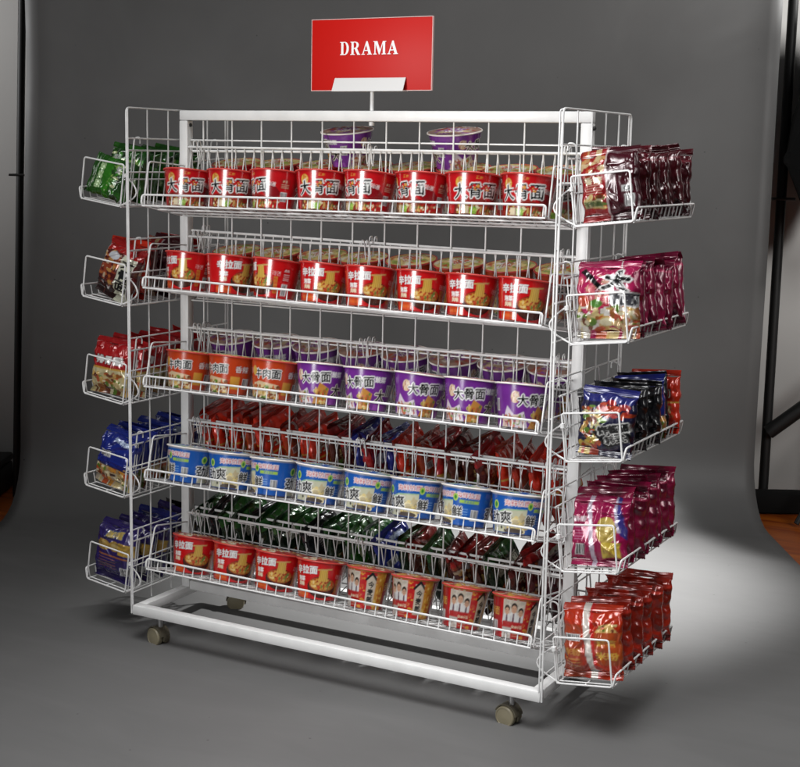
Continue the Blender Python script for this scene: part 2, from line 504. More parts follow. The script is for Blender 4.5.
for side in ('right', 'left'):
    for k in range(5):
        t = SB if first else copy_tree(SB)
        first = False
        jr = random.Random(k*3+(side == 'left'))
        if side == 'right':
            t.location = (L+0.024, 0.018, ZS[k])
            t.rotation_euler = (Matrix.Rotation(-STILT, 4, 'Y')).to_euler()
        else:
            t.location = (-0.024-0.006, 0.018+SD, ZS[k])
            t.rotation_euler = (Matrix.Rotation(PI, 4, 'Z') @ Matrix.Rotation(-STILT-R(0.8), 4, 'Y')).to_euler()
        tag(t, f'small wire basket, {side} end, {TIER[k]} tier, holding {(RCON if side=="right" else LCON)[k]}', 'wire basket', 'small wire baskets hung on the end panels')
        side_baskets[(side, k)] = t

# ------------------------------------------------------------------ sign
sg = thing('sign', 'red DRAMA sign standing on a thin white stem above the top bar', 'sign', (0.52, YC, H))
b = MB(); b.lathe([(0.0042, 0.0005), (0.0042, 0.042)], 12); b.build('stem', M_WHITE, sg)
b = MB(); b.lathe([(0.006, -T-0.008), (0.006, -T-0.0005)], 10); b.build('nut', M_WHITE, sg)
bw, z0, z1 = 0.1475, 0.0435, 0.193
b = MB(); b.box((-bw-0.004, -0.0025, z0), (bw-0.004, 0.0025, z1), 0.0006)
board = b.build('board', M_RED, sg, True, 30)
b = MB()
e = 0.0013
for (a, c) in (((-bw-0.004-e, -0.003, z0), (-bw-0.004, 0.003, z1)), ((bw-0.004, -0.003, z0), (bw-0.004+e, 0.003, z1)), ((-bw-0.004-e, -0.003, z1), (bw-0.004+e, 0.003, z1+e)), ((-bw-0.004-e, -0.003, z0-e), (bw-0.004+e, 0.003, z0))):
    b.box(a, c)
b.build('edge', M_EDGE, board)
b = MB()   # folded plastic holder gripping the board's lower edge
hx0, hx1 = -0.091, 0.084
sec = [(-0.0055, 0.0255), (-0.004, 0.0265), (-0.016, 0.0), (0.004, 0.0), (0.004, 0.0215), (0.0062, 0.0215), (0.0062, -0.0022), (-0.0185, -0.0022)]
n = len(sec); vs = [(x, y, z0-0.0005+z) for x in (hx0, hx1) for y, z in sec]
fs = [(i, (i+1) % n, n+(i+1) % n, n+i) for i in range(n)] + [tuple(reversed(range(n))), tuple(range(n, 2*n))]
b.add(vs, fs); bmh = b.build('holder', M_HOLDER, sg, False)
bm = bmesh.new(); bm.from_mesh(bmh.data); bmesh.ops.recalc_face_normals(bm, faces=bm.faces); bm.to_mesh(bmh.data); bm.free()

def arcp(cx, cy, rx, ry, a0, a1, n=14):
    return [(cx+rx*math.cos(R(a0+(a1-a0)*i/n)), cy+ry*math.sin(R(a0+(a1-a0)*i/n))) for i in range(n+1)]
GLY = {
 'D': ([[(0,0)] + arcp(.42,.5,.38,.5,-90,90) + [(0,1),(0,.95),(.1,.93),(.1,.07),(0,.05)],
        [(.3,.06)] + arcp(.40,.5,.19,.44,-90,90) + [(.3,.94)]], .84),
 'R': ([[(0,0),(.4,0),(.4,.05),(.3,.07),(.3,.46),(.38,.46),(.64,0),(.90,0),(.90,.05),(.82,.07)] + arcp(.42,.735,.34,.265,-58,90) + [(0,1),(0,.95),(.1,.93),(.1,.07),(0,.05)],
        [(.3,.53)] + arcp(.40,.735,.15,.205,-90,90) + [(.3,.94)]], .92),
 'A': ([[(0,0),(.3,0),(.3,.05),(.19,.07),(.25,.28),(.56,.28),(.63,.07),(.52,.05),(.52,0),(.94,0),(.94,.05),(.86,.07),(.53,1.02),(.42,1.02),(.09,.07),(0,.05)],
        [(.28,.35),(.53,.35),(.40,.74)]], .96),
 'M': ([[(0,0),(.3,0),(.3,.05),(.2,.08),(.2,.78),(.5,0),(.56,0),(.85,.82),(.85,.07),(.75,.05),(.75,0),(1.14,0),(1.14,.05),(1.05,.07),(1.05,.93),(1.14,.95),(1.14,1),(.84,1),(.60,.35),(.35,1),(0,1),(0,.95),(.1,.92),(.1,.08),(0,.05)]], 1.16)}
cu = bpy.data.curves.new('lettering', 'CURVE'); cu.dimensions = '2D'; cu.fill_mode = 'BOTH'; cu.extrude = 0.0004
xx = 0.0
for ch in 'DRAMA':
    spl, adv = GLY[ch]
    for pl in spl:
        sp = cu.splines.new('POLY'); sp.points.add(len(pl)-1); sp.use_cyclic_u = True
        for p, (x, y) in zip(sp.points, pl): p.co = (x+xx, y, 0, 1)
    xx += adv + 0.10
tmp = bpy.data.objects.new('lettering_curve', cu); COL.objects.link(tmp)
bpy.context.view_layer.update()
me = bpy.data.meshes.new_from_object(tmp.evaluated_get(bpy.context.evaluated_depsgraph_get()))
bpy.data.objects.remove(tmp)
sc = 0.146/xx
for v in me.vertices:
    v.co = Vector((-0.0795 + v.co.x*sc, -0.0031 - v.co.z, 0.118 + v.co.y*0.0275))
me.name = 'lettering'; me.materials.clear()
lt = link('lettering', me, M_LETTER, board)

# ------------------------------------------------------------------ print designs, drawn in code onto the mesh's vertices
_txt = {}
def glyphs(s):
    if s in _txt: return _txt[s]
    fc = bpy.data.curves.new('t', 'FONT'); fc.body = s; fc.resolution_u = 3
    o = bpy.data.objects.new('t', fc); COL.objects.link(o); bpy.context.view_layer.update()
    me = bpy.data.meshes.new_from_object(o.evaluated_get(bpy.context.evaluated_depsgraph_get()))
    co = np.array([v.co[:2] for v in me.vertices]) if len(me.vertices) else np.zeros((0, 2))
    me.calc_loop_triangles()
    tr = np.array([t.vertices[:] for t in me.loop_triangles], int) if len(co) else np.zeros((0, 3), int)
    bpy.data.objects.remove(o); bpy.data.curves.remove(fc); bpy.data.meshes.remove(me)
    if len(co):
        mn, mx = co.min(0), co.max(0); co = (co - (mn+mx)/2)/max(mx[1]-mn[1], 1e-6)
    _txt[s] = (co, tr); return _txt[s]

def smooth_noise(h, w, gy, gx, rng, wrap=False):
    g = rng.random((gy+1, gx+1))
    if wrap: g[:, -1] = g[:, 0]
    y = np.linspace(0, gy, h, endpoint=False); x = np.linspace(0, gx, w, endpoint=False)
    y0 = y.astype(int); x0 = x.astype(int); fy = (y-y0)[:, None]; fx = (x-x0)[None]
    fy = fy*fy*(3-2*fy); fx = fx*fx*(3-2*fx)
    return (g[y0][:, x0]*(1-fy)*(1-fx) + g[y0+1][:, x0]*fy*(1-fx) + g[y0][:, x0+1]*(1-fy)*fx + g[y0+1][:, x0+1]*fy*fx)

class Canvas:
    """w x h pixels, y up, linear colours"""
    def __init__(s, w, h, c, seed=0):
        s.w, s.h = w, h; s.a = np.zeros((h, w, 3)) + np.array(c); s.rng = np.random.default_rng(seed)
        s.Y, s.X = np.mgrid[0:h, 0:w] + 0.5
    def put(s, m, c, al=1.0):
        m = np.clip(m, 0, 1)[..., None]*al
        s.a = s.a*(1-m) + np.array(c)*m
    def rect(s, x0, y0, x1, y1, c, al=1.0): s.put(((s.X > x0) & (s.X < x1) & (s.Y > y0) & (s.Y < y1))*1.0, c, al)
    def poly(s, pts, c, al=1.0):
        ins = np.zeros((s.h, s.w), bool); n = len(pts)
        for i in range(n):
            (xa, ya), (xb, yb) = pts[i], pts[(i+1) % n]
            if ya == yb: continue
            ins ^= ((ya > s.Y) != (yb > s.Y)) & (s.X < (xb-xa)*(s.Y-ya)/(yb-ya)+xa)
        s.put(ins*1.0, c, al)
    def ell(s, cx, cy, rx, ry, c, al=1.0): s.put((((s.X-cx)/rx)**2+((s.Y-cy)/ry)**2 < 1)*1.0, c, al)
    def blobs(s, x0, y0, x1, y1, cols, n, r0, r1):
        for _ in range(n):
            x = s.rng.uniform(x0, x1); y = s.rng.uniform(y0, y1); r = s.rng.uniform(r0, r1); e = s.rng.uniform(0.5, 1.5)
            s.ell(x, y, r*e, r/e, cols[s.rng.integers(len(cols))])
    def speck(s, g, amp):
        s.a *= (1 + amp*(smooth_noise(s.h, s.w, g, max(2, int(g*s.w/s.h)), s.rng)-0.5))[..., None]
    def mask_text(s, t, cx, cy, hh, rot=0.0, sx=1.0, vert=False):
        m = np.zeros((s.h, s.w), bool)
        if vert and len(t) > 1:
            n = len(t)
            for i, ch in enumerate(t):
                off = (i-(n-1)/2)*hh*1.12
                m |= s.mask_text(ch, cx+off*math.sin(rot), cy-off*math.cos(rot), hh, rot, sx)
            return m
        co, tr = glyphs(t)
        if not len(co): return m
        p = co*np.array([hh*sx, hh]); c, sn = math.cos(rot), math.sin(rot)
        p = np.stack([p[:, 0]*c-p[:, 1]*sn+cx, p[:, 0]*sn+p[:, 1]*c+cy], 1)
        for t3 in tr:
            A, B, C = p[t3]
            xa = max(0, int(min(A[0], B[0], C[0]))-1); xb = min(s.w, int(max(A[0], B[0], C[0]))+2)
            ya = max(0, int(min(A[1], B[1], C[1]))-1); yb = min(s.h, int(max(A[1], B[1], C[1]))+2)
            if xa >= xb or ya >= yb: continue
            X = s.X[ya:yb, xa:xb]; Y = s.Y[ya:yb, xa:xb]
            d = (B[0]-A[0])*(C[1]-A[1])-(C[0]-A[0])*(B[1]-A[1])
            if abs(d) < 1e-9: continue
            u = ((X-A[0])*(C[1]-A[1])-(C[0]-A[0])*(Y-A[1]))/d; v = ((B[0]-A[0])*(Y-A[1])-(X-A[0])*(B[1]-A[1]))/d
            m[ya:yb, xa:xb] |= (u >= -0.02) & (v >= -0.02) & (u+v <= 1.02)
        return m
    def text(s, t, cx, cy, hh, c, out=None, ow=2, rot=0.0, sx=1.0, vert=False, bold=0):
        m = s.mask_text(t, cx, cy, hh, rot, sx, vert)
        def grow(q, n):
            for _ in range(n):
                z = q.copy(); z[1:] |= q[:-1]; z[:-1] |= q[1:]; z[:, 1:] |= q[:, :-1]; z[:, :-1] |= q[:, 1:]; q = z
            return q
        if bold: m = grow(m, bold)
        if out is not None: s.put(grow(m, ow)*1.0, out)
        s.put(m*1.0, c)
    def bars(s, x0, y0, x1, y1, vert=True):
        s.rect(x0, y0, x1, y1, (.75, .75, .75))
        x = x0+2
        while x < x1-3:
            w = s.rng.integers(1, 4); s.rect(x, y0+2, x+w, y1-2, (.03, .03, .03)); x += w+s.rng.integers(1, 4)
    def noodles(s, cx, cy, rx, ry, n=60, base=(.62, .36, .06)):
        for _ in range(n):
            a = s.rng.uniform(0, 6.28); q = math.sqrt(s.rng.random()); x = cx+rx*q*math.cos(a); y = cy+ry*q*math.sin(a)
            k = s.rng.uniform(.6, 1.25); r = s.rng.uniform(2.5, 6)
            m = np.abs(np.hypot((s.X-x), (s.Y-y)*1.6)-r) < 1.0
            s.put(m*((((s.X-cx)/rx)**2+((s.Y-cy)/ry)**2) < 1), tuple(min(.9, b*k) for b in base))
    def down(s, k):
        h, w = s.h//k, s.w//k
        return s.a[:h*k, :w*k].reshape(h, k, w, k, 3).mean((1, 3))*0.8

CW, CH, CK = 576, 150, 3
RED = (.50, .006, .010); DRED = (.22, .004, .008); CREAM = (.72, .62, .42); GOLD = (.62, .36, .06); GREEN = (.10, .30, .03)
WHT = (.82, .82, .80); BLK = (.006, .006, .007)
FOOD = [(.62, .40, .12), (.70, .55, .25), (.35, .12, .03), (.18, .05, .02), (.55, .10, .03), (.75, .68, .45), (.12, .22, .03)]

def cup_bone():
    c = Canvas(CW, CH, RED, 1)
    for o in (0, 288):
        c.poly([(o+10, 0), (o+150, 0), (o+190, 44), (o+120, 62), (o+30, 50)], (.26, .02, .015))
        c.blobs(o+30, 0, o+165, 34, FOOD, 60, 3, 8)
        c.rect(o+84, 0, o+112, 26, (.25, .45, .06)); c.rect(o+56, 0, o+80, 30, CREAM)
        c.blobs(o+84, 0, o+112, 26, [(.45, .55, .12), (.12, .3, .03)], 14, 2, 4)
        c.poly([(o+150, 70), (o+205, 28), (o+240, 60), (o+200, 100)], DRED)
        c.ell(o+44, 112, 17, 19, GOLD); c.blobs(o+32, 98, o+56, 126, [CREAM, (.5, .12, .03), (.75, .5, .2)], 16, 2, 6)
        c.text('大骨面', o+100, 86, 52, BLK, WHT, 4, R(5), sx=.98, bold=1)
        c.rect(o+70, 36, o+140, 46, (.45, .02, .02)); c.text('酱香骨汤', o+106, 41, 9, CREAM)
        c.blobs(o+150, 0, o+235, 30, FOOD, 34, 2, 6); c.blobs(o+64, 88, o+150, 104, [(.36, .004, .008), (.6, .02, .02), (.66, .3, .06)], 24, 2, 6)
        c.text('好劲道', o+188, 96, 17, WHT, None, 0, R(-8)); c.text('正宗', o+110, 131, 11, GOLD)
        c.bars(o+236, 30, o+262, 66); c.rect(o+232, 78, o+272, 116, (.38, .01, .012)); c.text('配料', o+250, 106, 9, CREAM)
        for y in (82, 88, 94): c.rect(o+236, y, o+266, y+2, CREAM, .7)
    c.rect(0, 0, CW, 4, DRED); c.speck(6, .15); return c.down(CK)

def cup_soup():
    c = Canvas(CW, CH, (.52, .006, .008), 2)
    for o in (0, 288):
        c.rect(o+20, 0, o+90, 34, (.60, .06, .01)); c.rect(o+20, 12, o+90, 22, (.66, .12, .02))
        c.ell(o+146, 50, 62, 42, (.02, .008, .006)); c.ell(o+146, 48, 58, 34, (.07, .02, .012))
        c.ell(o+146, 62, 56, 27, (.36, .05, .012)); c.noodles(o+146, 62, 52, 24, 120)
        c.blobs(o+100, 46, o+192, 76, [(.55, .06, .02), (.40, .04, .01), (.14, .22, .04), (.70, .52, .2), (.3, .03, .01), (.62, .34, .08)], 34, 3, 6)
        c.poly([(o+128, 74), (o+166, 74), (o+160, 122), (o+134, 118)], (.66, .42, .08))
        for k in range(6): c.rect(o+131+k*5.2, 74, o+132.6+k*5.2, 117, (.42, .22, .03))
        c.poly([(o+122, 114), (o+178, 122), (o+178, 127), (o+122, 119)], (.55, .35, .12))
        c.text('辛拉面', o+72, 112, 31, WHT, (.10, .01, .06), 1, R(4), bold=1)
        c.text('泡菜', o+52, 76, 17, WHT, bold=1); c.text('风味', o+52, 56, 15, (.8, .7, .5), bold=1)
        c.text('라면', o+214, 96, 17, (.75, .5, .5)); c.rect(o+206, 20, o+222, 84, (.52, .2, .03)); c.text('鲜辣浓香', o+214, 52, 13, RED, vert=True)
        c.bars(o+240, 14, o+266, 58); c.rect(o+240, 66, o+270, 120, (.40, .005, .008)); c.text('品名', o+254, 110, 9, WHT)
        for y in (72, 79, 86, 93): c.rect(o+243, y, o+267, y+2, WHT, .6)
    c.rect(0, 144, CW, CH, (.60, .02, .02)); c.speck(6, .12); return c.down(CK)

def cup_purple():
    c = Canvas(CW, CH, (.16, .025, .26), 3)
    for o in (0, 288):
        c.poly([(o, 0), (o+120, 0), (o+96, 58), (o+62, 40), (o+30, 74)], (.62, .55, .62))
        c.blobs(o+6, 0, o+110, 46, [(.70, .55, .45), (.45, .12, .05), (.75, .72, .7), (.30, .08, .12), (.2, .28, .08)], 60, 3, 9)
        c.poly([(o+120, 0), (o+180, 0), (o+190, 60), (o+150, 80)], (.5, .22, .04)); c.blobs(o+125, 0, o+182, 60, FOOD, 30, 3, 8)
        c.ell(o+60, 104, 16, 20, (.70, .50, .34)); c.blobs(o+48, 88, o+72, 122, [(.8, .7, .6), (.4, .12, .06)], 14, 2, 5)
        c.text('大骨面', o+130, 98, 38, BLK, WHT, 4, R(5), bold=1)
        c.text('大', o+224, 54, 44, BLK, (.7, .65, .55), 4, bold=1); c.text('酸菜', o+216, 112, 20, WHT, bold=1)
        c.poly([(o+196, 0), (o+262, 0), (o+262, 20), (o+200, 24)], (.30, .06, .40)); c.bars(o+250, 54, o+276, 96)
    c.speck(6, .2); return c.down(CK)

def cup_blue():
    c = Canvas(CW, CH, (.012, .10, .42), 4)
    BL = (.012, .10, .42)
    for o in (0, 288):
        c.poly([(o+8, 0), (o+150, 0), (o+150, 92), (o+70, 86), (o+8, 62)], (.55, .55, .40))
        c.poly([(o+8, 62), (o+70, 86), (o+150, 92), (o+150, 96), (o+66, 91), (o+8, 67)], (.30, .48, .30))
        c.blobs(o+70, 4, o+148, 66, [(.72, .58, .26), (.80, .70, .42), (.62, .44, .14), (.5, .42, .25), (.35, .3, .16)], 46, 5, 13)
        c.noodles(o+108, 34, 38, 28, 30, (.7, .55, .2)); c.ell(o+106, 12, 40, 11, (.08, .06, .05))
        c.blobs(o+10, 20, o+80, 74, [(.75, .75, .74), (.03, .03, .035), (.5, .5, .48)], 26, 3, 8)
        c.text('劲爽', o+46, 58, 46, BLK, WHT, 4, R(5), bold=1)
        c.text('海鲜拉面', o+112, 116, 22, (.50, .02, .05), (.85, .80, .80), 2, R(2), bold=0)
        c.ell(o+26, 104, 13, 16, (.45, .65, .10)); c.ell(o+26, 104, 7, 10, (.04, .25, .03))
        c.rect(o+176, 88, o+248, 100, (.35, .55, .08)); c.text('鲜美浓汤', o+212, 94, 9, BL)
        c.text('海鲜拉面', o+206, 118, 20, (.50, .02, .05), (.85, .80, .80), 2)
        c.bars(o+222, 24, o+250, 66); c.ell(o+160, 108, 10, 14, (.40, .60, .10)); c.ell(o+160, 108, 5, 8, (.04, .25, .03))
        for y in (34, 44, 54, 64): c.rect(o+172, y, o+210, y+3, (.20, .40, .70), .8)
        c.text('鲜', o+168, 54, 40, BLK, WHT, 3, bold=1)
    c.rect(0, 140, CW, CH, (.48, .52, .60)); c.rect(0, 0, CW, 5, (.01, .06, .25)); c.speck(6, .15); return c.down(CK)

def cup_gold():
    c = Canvas(CW, CH, (.42, .008, .010), 5)
    for o in (0, 288):
        c.rect(o+4, 40, o+96, 138, (.52, .45, .38)); c.rect(o+4, 0, o+46, 40, (.50, .45, .42))
        c.blobs(o+8, 96, o+92, 136, [(.45, .38, .30), (.58, .52, .44), (.40, .36, .30)], 30, 3, 8)
        for px, py, k in ((22, 102, 1.15), (78, 98, 1.1), (50, 110, 1.3)):
            c.ell(o+px, 58, 17*k, 31*k, (.62, .61, .60)); c.poly([(o+px-4, 62), (o+px+4, 62), (o+px+3, 90), (o+px-3, 90)], (.12, .06, .08))
            c.rect(o+px-9*k, 64, o+px-7*k, 82, (.40, .40, .42)); c.ell(o+px, py+3, 9.5*k, 12*k, (.03, .02, .015)); c.ell(o+px, py-5, 8*k, 11*k, (.50, .29, .19))
            c.rect(o+px-5, py-3, o+px-2, py-1, BLK); c.rect(o+px+2, py-3, o+px+5, py-1, BLK); c.rect(o+px-3, py-9, o+px+3, py-8, (.3, .06, .05))
        c.rect(o+4, 34, o+96, 60, (.38, .015, .015)); c.rect(o+4, 0, o+46, 40, (.52, .47, .43)); c.blobs(o+6, 4, o+44, 36, [(.62, .58, .54), (.40, .34, .30)], 12, 3, 7)
        c.rect(o+8, 58, o+92, 62, (.35, .02, .02)); c.rect(o+46, 0, o+92, 58, (.36, .008, .01)); c.text('健康好面', o+69, 44, 11, CREAM)
        for y in (10, 18, 26): c.rect(o+52, y, o+86, y+3, (.6, .3, .2), .8)
        c.rect(o+92, 0, o+124, CH, (.46, .01, .012)); c.blobs(o+94, 0, o+122, 146, [(.58, .26, .03), (.5, .05, .02)], 30, 2, 7)
        c.rect(o+124, 16, o+164, 128, (.52, .45, .36)); c.poly([(o+116, 112), (o+144, 144), (o+172, 112), (o+166, 106), (o+144, 130), (o+122, 106)], BLK)
        c.text('今麦郎', o+144, 66, 25, BLK, None, 0, vert=True, bold=1)
        c.rect(o+164, 0, o+206, CH, (.52, .24, .03)); c.blobs(o+166, 0, o+204, 146, [(.62, .36, .06), (.45, .12, .02), (.66, .45, .12)], 34, 3, 8)
        c.rect(o+206, 0, o+280, CH, (.30, .008, .01)); c.text('弹面', o+242, 92, 30, GOLD, DRED, 2); c.bars(o+226, 20, o+262, 58)
    c.rect(0, 142, CW, CH, (.55, .30, .06)); c.speck(6, .15); return c.down(CK)

def cup_orange():
    c = Canvas(CW, CH, (.50, .05, .010), 6)
    for o in (0, 288):
        c.poly([(o, 0), (o+160, 0), (o+150, 56), (o+60, 66), (o, 40)], (.62, .46, .28)); c.blobs(o+6, 0, o+150, 52, FOOD, 70, 4, 9)
        c.text('牛肉面', o+95, 96, 36, BLK, WHT, 3, R(3), bold=1); c.ell(o+34, 104, 14, 18, GOLD)
        c.text('香辣', o+210, 100, 26, WHT, DRED, 2); c.bars(o+220, 24, o+252, 66); c.rect(o+166, 20, o+206, 70, (.62, .30, .04))
    c.speck(6, .15); return c.down(CK)

def lathe_print(name, prof, n, img):
    """lathe whose side carries a printed image; img rows run bottom to top"""
    rows = len(prof); vs = []; cols = []
    H_, W_ = img.shape[:2]
    for i, (r, z) in enumerate(prof):
        for j in range(n):
            a = 2*PI*j/n; vs.append((r*math.cos(a), r*math.sin(a), z))
        cols.append(img[min(H_-1, int(i*(H_-1)/(rows-1)+.5))][np.linspace(0, W_-1, n).round().astype(int)])
    fs = [(i*n+j, i*n+(j+1) % n, (i+1)*n+(j+1) % n, (i+1)*n+j) for i in range(rows-1) for j in range(n)]
    fs.append(tuple(reversed(range(n))))
    me = bpy.data.meshes.new(name); me.from_pydata(vs, [], fs); me.update(); me.shade_smooth()
    paint(me, np.concatenate(cols)); return me

def paint(me, c):
    at = me.color_attributes.new('print', 'FLOAT_COLOR', 'POINT')
    rgba = np.ones((len(me.vertices), 4), np.float32); rgba[:, :3] = c
    at.data.foreach_set('color', rgba.ravel())

def lid_mesh(r, seed, base, spots):
    rng = np.random.default_rng(seed); n = 48; rings = 14
    vs = [(0, 0, 0.003)]; 
    for i in range(1, rings+1):
        q = i/rings
        for j in range(n):
            a = 2*PI*j/n
            z = 0.003*(1-q**3) + 0.0008*math.sin(a*7+seed)*q*(1-q)*4 + 0.0006*rng.standard_normal()*(q < .97)
            vs.append((r*q*math.cos(a), r*q*math.sin(a), z))
    fs = [(0, 1+j, 1+(j+1) % n) for j in range(n)]
    for i in range(rings-1):
        fs += [(1+i*n+j, 1+(i+1)*n+j, 1+(i+1)*n+(j+1) % n, 1+i*n+(j+1) % n) for j in range(n)]
    me = bpy.data.meshes.new('lid'); me.from_pydata(vs, [], fs); me.update(); me.shade_smooth()
    c = Canvas(120, 120, base, seed)
    c.blobs(8, 8, 112, 112, spots, 70, 3, 11)
    c.text('面', 60, 60, 44, spots[0], WHT, 2)
    P = np.array(vs); ix = np.clip(((P[:, 0]/r*.5+.5)*119).astype(int), 0, 119); iy = np.clip(((P[:, 1]/r*.5+.5)*119).astype(int), 0, 119)
    paint(me, c.a[iy, ix]); return me

def make_cup(img, rim_m, rb=0.0435, rt=0.0555, h=0.098, lid=None, label='', cat='noodle cup', straight=False):
    t = thing('noodle_cup', label, cat)
    rows = 50; prof = [(rb*0.9, 0.0015), (rb*0.97, 0.0004)]
    prof += [(rb + (rt-rb)*(i/(rows-1)), 0.001 + (h-0.001)*i/(rows-1)) for i in range(rows)]
    im = np.concatenate([img[:1], img[:1], img[np.linspace(0, img.shape[0]-1, rows).round().astype(int)]])
    me = lathe_print('cup_body', prof, 192, im)
    link('cup_body', me, M_CUP, t)
    b = MB()
    ring = [(rt + 0.0012 + 0.0016*math.cos(a), h - 0.0005 + 0.0018*math.sin(a)) for a in [2*PI*i/10 for i in range(10)]]
    n = 48; vs = [(r*math.cos(2*PI*j/n), r*math.sin(2*PI*j/n), z) for r, z in ring for j in range(n)]
    fs = [(i*n+j, i*n+(j+1) % n, ((i+1) % 10)*n+(j+1) % n, ((i+1) % 10)*n+j) for i in range(10) for j in range(n)]
    fs = [tuple(reversed(f)) for f in fs]
    b.add(vs, fs); b.build('rim', rim_m, t, angle=80)
    lo = link('lid', lid, None, t); lo.location = (0, 0, h+0.0006)
    if not lid.materials: lid.materials.append(M_LID)
    return t

LID_Y = lid_mesh(0.0555, 11, (.74, .56, .22), [(.55, .10, .03), (.80, .66, .28), (.35, .42, .08), (.8, .76, .6)])
LID_R = lid_mesh(0.0555, 12, (.36, .02, .015), [(.6, .35, .1), (.5, .03, .02), (.7, .6, .45), (.25, .01, .01)])
LID_P = lid_mesh(0.0575, 13, (.42, .26, .20), [(.30, .08, .35), (.65, .5, .3), (.5, .1, .06), (.7, .62, .55)])
LID_B = lid_mesh(0.0555, 14, (.35, .42, .5), [(.02, .1, .4), (.6, .55, .4), (.1, .3, .1), (.7, .7, .7)])
LID_G = lid_mesh(0.0505, 15, (.38, .04, .02), [(.6, .35, .06), (.6, .1, .05), (.7, .6, .4), (.3, .02, .02)])

CUPS = {
 'bone': make_cup(cup_bone(), M_RIMRED, 0.0450, 0.0570, 0.083, lid=LID_Y),
 'soup': make_cup(cup_soup(), M_RIMRED, 0.0440, 0.0560, 0.084, lid=LID_R),
 'purple': make_cup(cup_purple(), M_RIM, 0.0430, 0.0560, 0.088, lid=LID_P),
 'orange': make_cup(cup_orange(), M_RIMRED, 0.0435, 0.056, 0.084, lid=LID_Y),
 'blue': make_cup(cup_blue(), M_RIM, 0.0460, 0.0565, 0.081, lid=LID_B),
 'gold': make_cup(cup_gold(), M_RIMRED, 0.0395, 0.0505, 0.086, lid=LID_G),
 'tall': make_cup(cup_purple(), M_RIM, 0.044, 0.0575, 0.076, lid=LID_P),
}
CUPWORD = {
 'bone': 'red noodle cup with black lettering', 'soup': 'red noodle cup picturing a noodle bowl',
 'purple': 'purple and white noodle cup', 'orange': 'orange red noodle cup with a food picture',
 'blue': 'blue noodle cup with red lettering and silver rim', 'gold': 'red and gold noodle cup with pale panels',
 'tall': 'purple noodle cup'}
used = set()
def place_cup(kind, M4, label, group):
    src = CUPS[kind]
    t = src if kind not in used else copy_tree(src)
    used.add(kind)
    t.location = M4.to_translation(); t.rotation_euler = M4.to_euler()
    tag(t, label, 'noodle cup', group); return t

def basket_matrix(o):
    return Matrix.Translation(o.location) @ o.rotation_euler.to_matrix().to_4x4()

rc = random.Random(21)
rows = [['bone']*8, ['soup']*8, ['orange']*3+['purple']*5, ['blue']*8, ['soup']*4+['gold']*4]
# print turned so that the label's front half faces out and a little to the left, as in the photo
TURN = [[0.0, 0.05, 0.95, 0.1, 0.95, 0.6, 0.0, 0.15], [0.55, -0.35, 1.3, 0.15, 0.2, 0.2, 0.3, 0.2], [0.3, 0.6, 0.1, 0.4, 0.8, 0.2, 0.5, -0.2],
        [1.4, 0.1, 1.35, 0.25, 0.1, 0.2, 1.3, 0.3], [0.0, 0.05, 0.35, 0.1, 0.15, 0.05, -0.55, -0.65]]
for k in range(5):
    Mb = basket_matrix(long_baskets[('front', k)])
    for i, kind in enumerate(rows[k]):
        x = -BW/2 + 0.071 + 0.1186*i + rc.uniform(-.0022, .0022)
        if k == 4: x = -BW/2 + 0.080 + 0.1170*i + rc.uniform(-.002, .002)
        y = -BD + 0.0675 + rc.uniform(-.005, .006)
        # image column 95 (label centre) of 576 should point along azimuth a
        a = R(-66) - 2*PI*100/576 - TURN[k][i]*0.95 + rc.uniform(-.16, .16)
        Mc = Mb @ Matrix.Translation((x, y, 0.0018)) @ Matrix.Rotation(rc.uniform(-.03, .03), 4, 'Y') @ Matrix.Rotation(a, 4, 'Z')
        place_cup(kind, Mc, f'{CUPWORD[kind]}, {ORD[i]} from left, {TIER[k]} front basket', f'cups in the {TIER[k]} front basket')
for k, kinds in ((0, ['bone']*8), (1, ['orange']*8), (2, ['purple']*8)):
    Mb = basket_matrix(long_baskets[('back', k)])
    for i, kind in enumerate(kinds):
        x = BW/2 - 0.071 - 0.1186*i + rc.uniform(-.006, .006)
        Mc = Mb @ Matrix.Translation((x, -BD + 0.070 + rc.uniform(-.003, .003), 0.0018)) @ Matrix.Rotation(rc.uniform(0, 6.28), 4, 'Z')
        t = place_cup(kind, Mc, f'{CUPWORD[kind]}, {ORD[i]} from left, {TIER[k]} back basket', f'cups in the {TIER[k]} back basket')
        t.scale = (1, 1, 1.17)
Mb = basket_matrix(long_baskets[('back', 0)])
for i, (x, a) in enumerate(((0.102, 2.2), (-0.166, 1.7))):
    Mc = Mb @ Matrix.Translation((x, -BD+0.070, 0.1010)) @ Matrix.Rotation(a, 4, 'Z')
    place_cup('tall', Mc, f'{"left" if i == 0 else "right"} one of two purple cups stacked above the top tier below the sign', 'purple cups stacked behind the top tier')

